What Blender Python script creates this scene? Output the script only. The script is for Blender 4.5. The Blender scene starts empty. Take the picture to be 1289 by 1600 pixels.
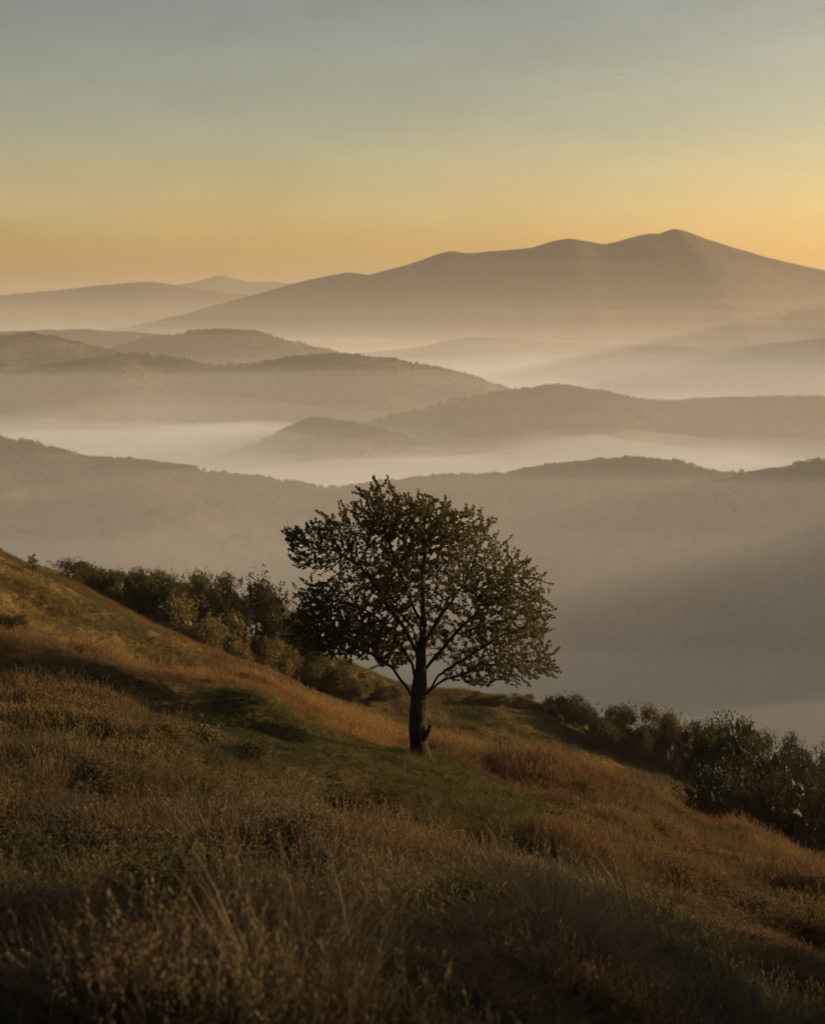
import bpy, math, random
import numpy as np
from mathutils import Vector, Matrix

random.seed(7)
rng = np.random.default_rng(11)
C = bpy.context.scene
COL = C.collection
R = math.radians

# ------------------------------------------------------------------ camera
PITCH = math.atan((800 - 490) / 2222.0)
cam_d = bpy.data.cameras.new('camera')
cam = bpy.data.objects.new('camera', cam_d)
COL.objects.link(cam)
C.camera = cam
cam.location = (0, 0, 0)
cam.rotation_euler = (math.pi / 2 - PITCH, 0, 0)
cam_d.sensor_fit = 'VERTICAL'
cam_d.sensor_height = 36
cam_d.sensor_width = 29
cam_d.lens = 50
cam_d.clip_start = 0.1
cam_d.clip_end = 120000
cam_d.dof.use_dof = True
cam_d.dof.focus_distance = 31.5
cam_d.dof.aperture_fstop = 1.35

# ------------------------------------------------------------------ light
SUN_AZ, SUN_EL = 75.0, 11.0          # degrees to the right of the view, degrees up
world = bpy.data.worlds.new("World")
C.world = world
world.use_nodes = True
wn, wl = world.node_tree.nodes, world.node_tree.links
wn.clear()
w_out = wn.new('ShaderNodeOutputWorld')
w_bg = wn.new('ShaderNodeBackground')
w_sky = wn.new('ShaderNodeTexSky')
w_sky.sky_type = 'NISHITA'
w_sky.sun_disc = False
w_sky.sun_elevation = R(SUN_EL)
w_sky.sun_rotation = R(SUN_AZ)
w_sky.air_density = 1.0
w_sky.dust_density = 3.0
w_sky.ozone_density = 1.0
w_bg.inputs['Strength'].default_value = 0.056
w_tc = wn.new('ShaderNodeTexCoord')
w_sep = wn.new('ShaderNodeSeparateXYZ')
w_rmp = wn.new('ShaderNodeValToRGB')
w_mul = wn.new('ShaderNodeMix')
w_mul.data_type = 'RGBA'
w_mul.blend_type = 'MULTIPLY'
w_mul.inputs[0].default_value = 1.0
wl.new(w_tc.outputs['Generated'], w_sep.inputs[0])
wl.new(w_sep.outputs['Z'], w_rmp.inputs['Fac'])
def ramp(node, stops):
    e = node.color_ramp.elements
    while len(e) > 1:
        e.remove(e[-1])
    e[0].position, e[0].color = stops[0][0], (*stops[0][1], 1)
    for p, c in stops[1:]:
        k = e.new(p)
        k.color = (*c, 1)
ramp(w_rmp, [(0.0, (3.8, 2.25, 0.47)), (0.03, (3.7, 2.4, 0.62)), (0.07, (3.35, 2.47, 1.47)), (0.125, (2.28, 1.98, 1.53)), (0.21, (1.68, 1.54, 1.33)), (0.5, (1.25, 1.22, 1.12)), (1.0, (1.2, 1.2, 1.15))])
wl.new(w_sky.outputs[0], w_mul.inputs[6])
wl.new(w_rmp.outputs[0], w_mul.inputs[7])
w_map = wn.new('ShaderNodeMapping')
w_map.inputs['Scale'].default_value = (5, 5, 16)
w_noi = wn.new('ShaderNodeTexNoise')
w_noi.inputs['Scale'].default_value = 1.6
w_noi.inputs['Detail'].default_value = 7
w_noi.inputs['Roughness'].default_value = 0.6
w_rg = wn.new('ShaderNodeMapRange')
w_rg.inputs['From Min'].default_value = 0.3
w_rg.inputs['From Max'].default_value = 0.7
w_rg.inputs['To Min'].default_value = 0.93
w_rg.inputs['To Max'].default_value = 1.07
w_m2 = wn.new('ShaderNodeVectorMath')
w_m2.operation = 'SCALE'
wl.new(w_tc.outputs['Generated'], w_map.inputs[0])
wl.new(w_map.outputs[0], w_noi.inputs[0])
wl.new(w_noi.outputs[0], w_rg.inputs[0])
wl.new(w_mul.outputs[2], w_m2.inputs[0])
wl.new(w_rg.outputs[0], w_m2.inputs['Scale'])
wl.new(w_m2.outputs[0], w_bg.inputs['Color'])
wl.new(w_bg.outputs[0], w_out.inputs['Surface'])

sun_d = bpy.data.lights.new('sun', 'SUN')
sun = bpy.data.objects.new('sun', sun_d)
COL.objects.link(sun)
sun_d.energy = 5.0
sun_d.angle = R(0.6)
sun_d.color = (1.0, 0.70, 0.43)
SUN_DIR = Vector((math.sin(R(SUN_AZ)) * math.cos(R(SUN_EL)), math.cos(R(SUN_AZ)) * math.cos(R(SUN_EL)), math.sin(R(SUN_EL))))
sun.rotation_euler = SUN_DIR.to_track_quat('Z', 'Y').to_euler()

vs = C.view_settings
vs.view_transform = 'Standard'
vs.look = 'None'
vs.exposure = 0.4
vs.gamma = 1.0
vs.use_curve_mapping = False
cy = C.cycles
cy.use_denoising = True
cy.max_bounces = 6
cy.diffuse_bounces = 3
cy.glossy_bounces = 2
cy.transmission_bounces = 4
cy.transparent_max_bounces = 64
cy.volume_bounces = 2
cy.sample_clamp_indirect = 6.0

# ------------------------------------------------------------------ helpers
def pix(px, py, Y):
    """the place at forward distance Y that the photograph shows at column px, row py"""
    u, v = (px - 644.5) / 2222.0, (800 - py) / 2222.0
    cp, sp = math.cos(PITCH), math.sin(PITCH)
    yy, zz = cp + v * sp, -sp + v * cp
    return Vector((u / yy * Y, Y, zz / yy * Y))

def hashgrid(ix, iy, seed):
    h = (ix.astype(np.int64) * 374761393 + iy.astype(np.int64) * 668265263 + seed * 974634777) & 0xffffffff
    h = ((h ^ (h >> 13)) * 1274126177) & 0xffffffff
    return ((h ^ (h >> 16)) & 0xffff) / 65535.0 * 2 - 1

def noise(x, y, seed=0):
    x0, y0 = np.floor(x), np.floor(y)
    fx, fy = x - x0, y - y0
    fx, fy = fx * fx * fx * (fx * (fx * 6 - 15) + 10), fy * fy * fy * (fy * (fy * 6 - 15) + 10)
    a, b = hashgrid(x0, y0, seed), hashgrid(x0 + 1, y0, seed)
    c, d = hashgrid(x0, y0 + 1, seed), hashgrid(x0 + 1, y0 + 1, seed)
    return (a * (1 - fx) + b * fx) * (1 - fy) + (c * (1 - fx) + d * fx) * fy

def fbm(x, y, seed=0, octaves=4):
    s, a, t = 0, 1.0, 0
    for k in range(octaves):
        s = s + a * noise(x, y, seed + k * 17)
        t += a
        x, y, a = x * 2.03 + 13.7, y * 2.03 - 7.1, a * 0.5
    return s / t

def tag(o, label=None, cat=None, group=None, kind=None):
    for k, v in (('label', label), ('category', cat), ('group', group), ('kind', kind)):
        if v:
            o[k] = v
    return o

def empty(name, loc, rz=0.0, scale=1.0):
    o = bpy.data.objects.new(name, None)
    COL.objects.link(o)
    o.location = loc
    o.rotation_euler = (0, 0, rz)
    o.scale = (scale,) * 3 if isinstance(scale, (int, float)) else scale
    o.empty_display_size = 0.3
    return o

def mesh_np(name, verts, faces, smooth=False):
    """verts (n,3) array; faces (m,k) array"""
    me = bpy.data.meshes.new(name)
    verts = np.asarray(verts, dtype=np.float32)
    faces = np.asarray(faces, dtype=np.int32)
    k = faces.shape[1]
    me.vertices.add(len(verts))
    me.vertices.foreach_set('co', verts.ravel())
    me.loops.add(faces.size)
    me.loops.foreach_set('vertex_index', faces.ravel())
    me.polygons.add(len(faces))
    me.polygons.foreach_set('loop_start', np.arange(0, faces.size, k, dtype=np.int32))
    me.polygons.foreach_set('loop_total', np.full(len(faces), k, dtype=np.int32))
    if smooth:
        me.polygons.foreach_set('use_smooth', np.ones(len(faces), dtype=bool))
    me.update(calc_edges=True)
    return me

def obj(name, me, mat, parent=None, link=True):
    o = bpy.data.objects.new(name, me)
    if mat is not None and not me.materials:
        me.materials.append(mat)
    if link:
        COL.objects.link(o)
    if parent is not None:
        o.parent = parent
    return o

def grid_mesh(name, xs, ys, zf, smooth=True):
    X, Y = np.meshgrid(xs, ys)
    Z = zf(X, Y)
    nx, ny = len(xs), len(ys)
    v = np.stack([X, Y, Z], -1).reshape(-1, 3)
    i = np.arange(nx * ny).reshape(ny, nx)
    f = np.stack([i[:-1, :-1], i[:-1, 1:], i[1:, 1:], i[1:, :-1]], -1).reshape(-1, 4)
    return mesh_np(name, v, f, smooth)

# ------------------------------------------------------------------ materials
def mat_new(name):
    m = bpy.data.materials.new(name)
    m.use_nodes = True
    n, l = m.node_tree.nodes, m.node_tree.links
    n.clear()
    out = n.new('ShaderNodeOutputMaterial')
    b = n.new('ShaderNodeBsdfPrincipled')
    b.inputs['Roughness'].default_value = 0.85
    b.inputs['Specular IOR Level'].default_value = 0.2
    l.new(b.outputs[0], out.inputs['Surface'])
    return m, n, l, b, out

def mat_ground(name, stops, scale, scale2, bump=0.4, bump_scale=None, dist=0.1):
    m, n, l, b, out = mat_new(name)
    tc = n.new('ShaderNodeTexCoord')
    a = n.new('ShaderNodeTexNoise'); a.inputs['Scale'].default_value = scale; a.inputs['Detail'].default_value = 6
    c = n.new('ShaderNodeTexNoise'); c.inputs['Scale'].default_value = scale2; c.inputs['Detail'].default_value = 5
    mx = n.new('ShaderNodeMix'); mx.inputs[0].default_value = 0.5
    r = n.new('ShaderNodeValToRGB')
    ramp(r, stops)
    l.new(tc.outputs['Object'], a.inputs[0]); l.new(tc.outputs['Object'], c.inputs[0])
    l.new(a.outputs[0], mx.inputs[2]); l.new(c.outputs[0], mx.inputs[3])
    l.new(mx.outputs[0], r.inputs[0]); l.new(r.outputs[0], b.inputs['Base Color'])
    bp = n.new('ShaderNodeBump'); bp.inputs['Strength'].default_value = bump; bp.inputs['Distance'].default_value = dist
    d = n.new('ShaderNodeTexNoise'); d.inputs['Scale'].default_value = bump_scale or scale2 * 2; d.inputs['Detail'].default_value = 6
    l.new(tc.outputs['Object'], d.inputs[0]); l.new(d.outputs[0], bp.inputs['Height'])
    l.new(bp.outputs[0], b.inputs['Normal'])
    b.inputs['Roughness'].default_value = 0.95
    b.inputs['Specular IOR Level'].default_value = 0.05
    return m

def mat_leaf(name, c0, c1, trans=0.35, instancer_tint=False, rough=0.5, spec=0.25):
    """leaves or blades: colour varies from instance to instance and within one plant; light passes through"""
    m, n, l, b, out = mat_new(name)
    oi = n.new('ShaderNodeObjectInfo')
    ge = n.new('ShaderNodeNewGeometry')
    wn_ = n.new('ShaderNodeMath'); wn_.operation = 'ADD'
    fr = n.new('ShaderNodeMath'); fr.operation = 'FRACT'
    l.new(oi.outputs['Random'], wn_.inputs[0]); l.new(ge.outputs['Random Per Island'], wn_.inputs[1])
    l.new(wn_.outputs[0], fr.inputs[0])
    r = n.new('ShaderNodeValToRGB')
    ramp(r, [(0.0, c0), (1.0, c1)])
    l.new(fr.outputs[0], r.inputs[0])
    col = r.outputs[0]
    if instancer_tint:
        at = n.new('ShaderNodeAttribute'); at.attribute_type = 'INSTANCER'; at.attribute_name = 'tint'
        mu = n.new('ShaderNodeMix'); mu.data_type = 'RGBA'; mu.blend_type = 'MULTIPLY'; mu.inputs[0].default_value = 1
        l.new(col, mu.inputs[6]); l.new(at.outputs['Color'], mu.inputs[7])
        col = mu.outputs[2]
    l.new(col, b.inputs['Base Color'])
    b.inputs['Roughness'].default_value = rough
    b.inputs['Specular IOR Level'].default_value = spec
    tr = n.new('ShaderNodeBsdfTranslucent')
    l.new(col, tr.inputs['Color'])
    ms = n.new('ShaderNodeMixShader'); ms.inputs[0].default_value = trans
    l.new(b.outputs[0], ms.inputs[1]); l.new(tr.outputs[0], ms.inputs[2])
    l.new(ms.outputs[0], out.inputs['Surface'])
    return m

def mat_volume(name, density, color, aniso):
    m = bpy.data.materials.new(name)
    m.use_nodes = True
    n, l = m.node_tree.nodes, m.node_tree.links
    n.clear()
    out = n.new('ShaderNodeOutputMaterial')
    v = n.new('ShaderNodeVolumePrincipled')
    v.inputs['Color'].default_value = (*color, 1)
    v.inputs['Density'].default_value = density
    v.inputs['Anisotropy'].default_value = aniso
    l.new(v.outputs[0], out.inputs['Volume'])
    return m

M_SOIL = mat_ground('dry_turf', [(0.3, (0.040, 0.036, 0.017)), (0.5, (0.075, 0.058, 0.027)), (0.7, (0.11, 0.075, 0.033))], 0.35, 2.2, 0.6, 6.0, 0.08)
M_SLOPE = mat_ground('slope_turf', [(0.3, (0.035, 0.034, 0.013)), (0.46, (0.085, 0.062, 0.022)), (0.7, (0.17, 0.105, 0.036))], 0.12, 0.7, 0.8, 1.5, 0.4)
M_WOODED = mat_ground('wooded_hill', [(0.3, (0.035, 0.034, 0.016)), (0.5, (0.075, 0.062, 0.028)), (0.7, (0.16, 0.115, 0.05))], 0.006, 0.04, 1.0, 0.06, 8.0)
M_FAR = mat_ground('far_mountain', [(0.3, (0.03, 0.028, 0.02)), (0.7, (0.06, 0.05, 0.035))], 0.001, 0.006, 0.8, 0.01, 40.0)
M_FLOOR = mat_ground('valley_grass', [(0.3, (0.03, 0.035, 0.02)), (0.7, (0.07, 0.06, 0.03))], 0.002, 0.01, 0.2, 0.02, 5.0)

# ------------------------------------------------------------------ the lie of the land
def ridge_fn(pts, Y, smooth=6, wobble=0.0, seed=0):
    """x -> (ridge y, ridge z) through the skyline points given"""
    p = np.array(pts, float)
    px = np.linspace(p[0, 0], p[-1, 0], 1600)
    py = np.interp(px, p[:, 0], p[:, 1])
    if smooth:
        step = px[1] - px[0]
        h = max(1, int(smooth * 3 / step))
        k = np.exp(-0.5 * (np.arange(-h, h + 1) * step / smooth) ** 2)
        k /= k.sum()
        py = np.convolve(np.pad(py, h, mode='edge'), k, 'valid')
    yr = Y * (1 + wobble * noise(px / 330.0, px * 0 + seed, seed))
    u, v = (px - 644.5) / 2222.0, (800 - py) / 2222.0
    cp, sp = math.cos(PITCH), math.sin(PITCH)
    yy, zz = cp + v * sp, -sp + v * cp
    X, Z = u / yy * yr, zz / yy * yr
    return lambda x: (np.interp(x, X, yr), np.interp(x, X, Z)), X[0], X[-1]

LAND = {}
def hill(name, pts, Y, slope_f, slope_b, rnd, depth_f, depth_b, nx, ny, mat, amp=0.0, scale=100.0, seed=0, smooth=6, wobble=0.0, fine=0.0, fine_scale=10.0, floor=-330.0):
    fn, x0, x1 = ridge_fn(pts, Y, smooth, wobble, seed)
    def zf(x, y):
        yr, zr = fn(x)
        d = y - yr
        s = np.where(d < 0, slope_f, slope_b)
        drop = (np.sqrt(d * d + rnd * rnd) - rnd) * s
        w = np.clip(np.abs(d) / (rnd * 3 + 1e-6), 0.0, 1.0)
        z = zr - drop + amp * fbm(x / scale, y / scale, seed, 4) * w
        if fine:
            z = z + fine * fbm(x / fine_scale, y / fine_scale, seed + 5, 3)
        return np.maximum(z, floor + 3 * noise(x / 90, y / 90, seed))
    # rows are closer together near the ridge
    t = np.linspace(-1, 1, ny)
    ys = Y + np.where(t < 0, -depth_f * np.abs(t) ** 1.5, depth_b * np.abs(t) ** 1.5)
    o = obj(name, grid_mesh(name, np.linspace(x0, x1, nx), ys, zf), mat)
    o['kind'] = 'structure'
    LAND[o.name] = zf
    return o, zf

tag(obj('valley_floor', grid_mesh('valley_floor', np.linspace(-30000, 30000, 61), np.linspace(-4000, 34000, 61), lambda x, y: -331 + 2 * noise(x / 900, y / 900, 3)), M_FLOOR), kind='structure')

hill('distant_range', [(-900, 480), (-300, 470), (0, 462), (80, 455), (150, 447), (240, 441), (275, 446), (330, 455), (400, 462), (450, 466), (600, 470), (900, 462), (1500, 470), (2600, 490)],
     15000, 0.22, 0.3, 150, 2600, 2000, 300, 60, M_FAR, 90, 1500, 1, 5, 0.05)
hill('pointed_peak', [(-200, 480), (150, 462), (250, 450), (300, 441), (325, 434), (345, 429), (368, 435), (395, 441), (430, 440), (470, 446), (600, 458), (900, 475)],
     22000, 0.2, 0.3, 60, 2500, 2000, 240, 40, M_FAR, 40, 1500, 20, 4, 0.02)
hill('main_mountain', [(-600, 545), (-100, 535), (60, 528), (200, 512), (300, 488), (400, 461), (450, 446), (520, 430), (545, 426), (575, 430), (640, 413), (680, 398), (703, 392), (732, 396), (790, 391), (830, 388), (865, 377), (888, 374), (940, 387), (1010, 366), (1025, 367), (1052, 357), (1078, 364), (1110, 376), (1200, 403), (1289, 423), (1450, 455), (1700, 485), (2400, 520)],
     9000, 0.32, 0.4, 60, 2200, 1800, 500, 90, M_FAR, 70, 1100, 2, 4, 0.0, 4, 60)
hill('mountain_spur', [(700, 600), (850, 545), (960, 523), (1060, 508), (1150, 494), (1230, 487), (1289, 484), (1500, 470), (1900, 500)],
     7800, 0.3, 0.35, 80, 1200, 1000, 200, 50, M_FAR, 60, 500, 3, 10, 0.03)
hill('low_hills', [(-300, 560), (100, 560), (400, 558), (560, 552), (640, 545), (700, 532), (745, 527), (830, 533), (900, 536), (1000, 538), (1060, 540), (1130, 548), (1200, 537), (1289, 529), (1500, 520), (1900, 550)],
     6300, 0.2, 0.25, 80, 1200, 900, 300, 50, M_FAR, 25, 500, 4, 8, 0.03, 3, 50)
hill('back_hill', [(-500, 530), (-100, 521), (60, 516), (140, 515), (240, 521), (320, 530), (420, 560), (600, 640)],
     5000, 0.25, 0.25, 60, 900, 700, 240, 50, M_WOODED, 25, 350, 5, 6, 0.02, 4, 40)
hill('domed_hill', [(-100, 640), (60, 585), (165, 548), (240, 528), (300, 519), (345, 516), (400, 520), (460, 534), (530, 553), (640, 590), (760, 650)],
     4300, 0.28, 0.25, 60, 800, 700, 260, 60, M_WOODED, 25, 300, 6, 6, 0.02, 4, 35)
hill('outer_hill', [(-900, 520), (-300, 545), (-120, 540), (0, 527), (40, 522), (90, 530), (150, 545), (250, 568), (400, 610), (600, 690)],
     3500, 0.26, 0.25, 50, 700, 600, 260, 60, M_WOODED, 20, 250, 7, 6, 0.02, 3.5, 30)
hill('long_hill', [(-500, 640), (-200, 610), (0, 585), (150, 562), (215, 554), (270, 560), (330, 573), (400, 570), (460, 561), (520, 556), (600, 561), (680, 576), (740, 591), (800, 612), (900, 655), (1000, 710)],
     3100, 0.27, 0.25, 50, 700, 600, 320, 80, M_WOODED, 22, 230, 8, 6, 0.02, 3.5, 25)
hill('wooded_ridge', [(250, 770), (400, 712), (520, 685), (590, 660), (690, 632), (800, 613), (880, 606), (930, 614), (1000, 628), (1040, 632), (1100, 627), (1200, 625), (1289, 624), (1450, 618), (1800, 600), (2400, 570), (3000, 600)],
     2500, 0.28, 0.25, 40, 600, 500, 360, 90, M_WOODED, 18, 200, 9, 6, 0.02, 3.0, 18)
hill('knoll', [(220, 790), (330, 722), (400, 698), (450, 672), (490, 657), (525, 663), (570, 668), (630, 684), (720, 715), (830, 760), (900, 800)],
     2250, 0.3, 0.25, 40, 350, 350, 160, 50, M_WOODED, 12, 150, 10, 8, 0.0, 2.5, 18)
hill('near_ridge', [(-1400, 560), (-700, 610), (-300, 650), (-100, 672), (0, 688), (60, 700), (140, 718), (200, 722), (240, 727), (350, 742), (450, 757), (530, 767), (600, 757), (700, 748), (800, 746), (860, 733), (940, 725), (1020, 722), (1060, 727), (1110, 738), (1160, 740), (1220, 732), (1289, 724), (1450, 700), (1700, 640), (2000, 530), (2300, 470), (2700, 460), (3600, 560)],
     1500, 0.30, 0.35, 40, 900, 600, 420, 150, M_WOODED, 22, 160, 11, 6, 0.03, 2.5, 12)

def side_ridge(name, crest_x, crest, rows, slope_w, slope_e, rnd, nx, mat, amp, scale, seed):
    """a ridge that runs away from the camera beyond the right of the picture: crest heights given along y"""
    tab = np.array(crest, float)
    def zf(x, y):
        zc = smooth_interp(y, tab, 60)
        d = x - crest_x - 0.06 * crest_x * noise(y / 500.0, y * 0, seed)
        drop = (np.sqrt(d * d + rnd * rnd) - rnd) * np.where(d < 0, slope_w, slope_e)
        return np.maximum(zc - drop + amp * fbm(x / scale, y / scale, seed, 4), -332)
    w = (tab[:, 1].max() + 335)
    o = obj(name, grid_mesh(name, np.linspace(crest_x - w / slope_w - 60, crest_x + w / slope_e + 60, nx), np.linspace(tab[0, 0], tab[-1, 0], rows), zf), mat)
    o['kind'] = 'structure'
def smooth_interp(t, tab, s):
    k = np.linspace(-2, 2, 9)
    w = np.exp(-0.5 * k * k)
    return sum(wi * np.interp(t + ki * s, tab[:, 0], tab[:, 1]) for ki, wi in zip(k, w)) / w.sum()
side_ridge('side_hill', 880, [(60, -330), (300, -50), (500, 5), (900, 8), (1090, -20), (1200, -125), (1380, -130), (1480, -60), (1650, -200), (1800, -330)], 110, 0.8, 0.5, 40, 70, M_WOODED, 22, 150, 90)  # unseen hill, crest shaped to shade the valley and pass a sunbeam
side_ridge('east_range', 3000, [(2900, -330), (3400, 100), (3900, 320), (5200, 350), (6500, 300), (7200, 60), (7800, -330)], 90, 0.62, 0.5, 80, 70, M_WOODED, 50, 400, 91)  # unseen range placed to throw shade over the far valley fog

# ------------------------------------------------------------------ the slopes close by
NEAR_T = np.array([(-60, 11.0), (-30, 5.9), (-11.3, 2.45), (-5, 1.15), (0, 0.0), (4, -1.05), (8, -2.5), (11.5, -3.85), (30, -11.5), (60, -24)])
NEAR_P = np.array([(-30, 1.5), (-12, -1.0), (0, -3.3), (6, -4.75), (12, -6.15), (20, -7.8), (26, -8.95), (31, -9.80), (35, -10.75), (38, -11.7), (42, -13.2), (48, -16), (60, -23), (75, -33)])
def near_z(x, y):
    x, y = np.asarray(x, float), np.asarray(y, float)
    z = smooth_interp(y, NEAR_P, 2.0) + smooth_interp(x, NEAR_T, 2.0)
    d = np.hypot(x - 0.15, y - 31)
    w = np.clip(d / 3.0, 0.15, 1)
    g = np.clip((y - 3) / 8, 0.2, 1)
    z = z + w * g * (0.75 * fbm(x / 4.4, y / 3.6, 21, 3) + 0.12 * fbm(x / 1.1, y / 1.1, 22, 2))
    return z
o = obj('hillside', grid_mesh('hillside', np.linspace(-48, 48, 340), np.concatenate([np.linspace(-25, 0, 30)[:-1], np.linspace(0, 48, 220), np.linspace(48, 72, 40)[1:]]), near_z), M_SOIL)
o['kind'] = 'structure'

_, left_z = hill('grassy_slope', [(-900, 580), (-300, 757), (-120, 830), (0, 890), (50, 912), (100, 936), (150, 961), (200, 984), (260, 1010), (330, 1038), (400, 1068), (480, 1102), (560, 1132), (700, 1172), (900, 1240), (1200, 1350), (1600, 1500)],
     82, 0.10, 0.5, 10, 40, 60, 300, 120, M_SLOPE, 1.2, 12, 12, 10, 0.0, 0.35, 3.0)
_, back_z = hill('back_slope', [(-300, 800), (0, 868), (90, 902), (200, 945), (330, 985), (430, 1010), (520, 1040), (600, 1072), (660, 1088), (720, 1092), (780, 1096), (840, 1110), (900, 1132), (960, 1156), (1030, 1180), (1100, 1215), (1200, 1260), (1400, 1360)],
     125, 0.10, 0.6, 8, 60, 90, 260, 120, M_SLOPE, 1.5, 15, 13, 10, 0.0, 0.5, 4.0)

# ------------------------------------------------------------------ air
def slab(name, zt, zb, x0, x1, y0, y1, mat, und=0.0, seed=0, n=40, sc=900.0):
    xs, ys = np.linspace(x0, x1, n), np.linspace(y0, y1, n)
    X, Y = np.meshgrid(xs, ys)
    Zt = zt + und * fbm(X / sc, Y / sc, seed, 3)
    top = np.stack([X, Y, Zt], -1).reshape(-1, 3)
    bot = np.stack([X, Y, X * 0 + zb], -1).reshape(-1, 3)
    i = np.arange(n * n).reshape(n, n)
    q = lambda a: np.stack([a[:-1, :-1], a[:-1, 1:], a[1:, 1:], a[1:, :-1]], -1).reshape(-1, 4)
    ft, fb = q(i), q(i + n * n)[:, ::-1]
    side = []
    loop = list(i[0, :]) + list(i[1:, -1]) + list(i[-1, ::-1][1:]) + list(i[::-1, 0][1:-1])
    for a, b in zip(loop, loop[1:] + loop[:1]):
        side.append((b, a, a + n * n, b + n * n))
    o = obj(name, mesh_np(name, np.vstack([top, bot]), np.vstack([ft, fb, np.array(side)])), mat)
    o['kind'] = 'stuff'
    return o
WHITE = (1.0, 0.97, 0.88)                     # dusty morning air
slab('haze', 640, -340, -30500, 30500, -4100, 34100, mat_volume('haze_air', 0.000024, WHITE, 0.3), n=2)
for k, (zt, dens, yfar) in enumerate([(230, 0.000003, 24000), (170, 0.000006, 22000), (110, 0.000012, 20000), (60, 0.000018, 17000), (15, 0.00002, 14000)]):
    slab('thin_mist', zt, -339.5 + 0.2 * k, -21000 + 200 * k, 21000 - 200 * k, -3000 + 60 * k, yfar, mat_volume('thin_mist_air', dens, WHITE, 0.3), 50, 40 + k)
slab('valley_mist', -45, -338.4, -19500, 19500, 200, 10500, mat_volume('mist_air', 0.00008, (0.95, 0.98, 1.0), 0.2), 35, 51)
slab('low_mist', -105, -338, -19000, 19000, 250, 8500, mat_volume('low_mist_air', 0.00016, (0.97, 0.99, 1.0), 0.2), 40, 54)
FOGW = (0.86, 0.94, 1.0)
slab('slope_mist', -130, -337.8, -18600, 18600, 260, 1440, mat_volume('slope_mist_air', 0.00052, (0.98, 0.99, 1.0), 0.05), 75, 61, 150, 240)
slab('near_valley_fog', -215, -337.6, -18500, 18500, 300, 1380, mat_volume('near_fog_air', 0.0005, FOGW, 0.1), 70, 52, 150, 200)
for k, (zt, dens, und, sc) in enumerate([(-172, 0.0004, 50, 420), (-188, 0.0012, 40, 300), (-203, 0.003, 30, 240), (-220, 0.007, 24, 200)]):
    slab('valley_fog', zt, -337.5 + 0.1 * k, -6000 + 60 * k, 6000 - 60 * k, 1540 + 15 * k, 7500 - 100 * k, mat_volume('fog_air', dens, FOGW, 0.1), und, 70 + k, 150, sc)

# ------------------------------------------------------------------ plants: shared builders
def tube_np(paths, sides_of):
    """tubes along several paths [(points (n,3), radii (n,))] joined into one set of triangles and quads (all quads)"""
    V, F, off = [], [], 0
    for P, r in paths:
        P = np.asarray(P, float); r = np.asarray(r, float)
        n = len(P)
        if n < 2:
            continue
        k = sides_of(r.max())
        T = np.gradient(P, axis=0)
        T /= np.linalg.norm(T, axis=1)[:, None] + 1e-9
        ref = np.array([1.0, 0, 0]) if abs(T[:, 0].mean()) < 0.8 else np.array([0, 1.0, 0])
        A = np.cross(T, ref); A /= np.linalg.norm(A, axis=1)[:, None] + 1e-9
        B = np.cross(T, A)
        th = np.linspace(0, 2 * math.pi, k, endpoint=False)
        ring = P[:, None, :] + r[:, None, None] * (np.cos(th)[None, :, None] * A[:, None, :] + np.sin(th)[None, :, None] * B[:, None, :])
        V.append(ring.reshape(-1, 3))
        i = off + np.arange(n * k).reshape(n, k)
        j = np.roll(i, -1, axis=1)
        F.append(np.stack([i[:-1], j[:-1], j[1:], i[1:]], -1).reshape(-1, 4))
        off += n * k
    return np.vstack(V), np.vstack(F)

def rand_dirs(n):
    d = rng.normal(size=(n, 3))
    return d / np.linalg.norm(d, axis=1)[:, None]

def leaves_np(P, D, size, width=0.5, fold=0.25):
    """folded leaves (two quads each) starting at P, growing along D"""
    n = len(P)
    size = np.broadcast_to(np.asarray(size, float), (n,))[:, None]
    D = D / (np.linalg.norm(D, axis=1)[:, None] + 1e-9)
    S = np.cross(D, rand_dirs(n)); S /= np.linalg.norm(S, axis=1)[:, None] + 1e-9
    N = np.cross(D, S)
    b = P
    m = P + D * size * 0.5 - N * size * fold * 0.3
    t = P + D * size - N * size * fold * 0.5
    l = P + D * size * 0.45 + S * size * width * 0.5 + N * size * fold * 0.3
    r_ = P + D * size * 0.45 - S * size * width * 0.5 + N * size * fold * 0.3
    V = np.stack([b, l, t, m, r_], 1).reshape(-1, 3)
    i = np.arange(n)[:, None] * 5
    F = np.concatenate([i + np.array([[0, 3, 2, 1]]), i + np.array([[0, 4, 2, 3]])], 0)
    return V, F

def mat_bark(name, c0, c1, sc):
    m = mat_ground(name, [(0.3, c0), (0.7, c1)], sc, sc * 5, 0.8, sc * 6, 0.02)
    return m
M_BARK = mat_bark('bark', (0.018, 0.014, 0.010), (0.05, 0.038, 0.026), 2.5)
M_LEAF = mat_leaf('tree_leaf', (0.035, 0.040, 0.013), (0.15, 0.115, 0.03), 0.48)
M_BUSH = mat_leaf('bush_leaf', (0.045, 0.050, 0.017), (0.12, 0.095, 0.032), 0.35, spec=0.1)
M_BUSH_Y = mat_leaf('yellowing_bush_leaf', (0.085, 0.075, 0.02), (0.19, 0.135, 0.04), 0.4)
M_BUSH_D = mat_leaf('dark_bush_leaf', (0.030, 0.032, 0.014), (0.07, 0.056, 0.025), 0.12, spec=0.05)

# ------------------------------------------------------------------ the lone tree
TY = 31.0
BASE = pix(655, 1176, TY)
BASE.z = float(near_z(BASE.x, BASE.y)) - 0.05
TREE = empty('lone_tree', BASE)
tag(TREE, 'lone spreading leafy tree with dark forked trunk on the grassy hillside crest', 'tree')
B0 = np.array(BASE)
def tp(px, py, dy=0.0):
    return np.array(pix(px, py, TY + dy)) - B0

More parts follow.
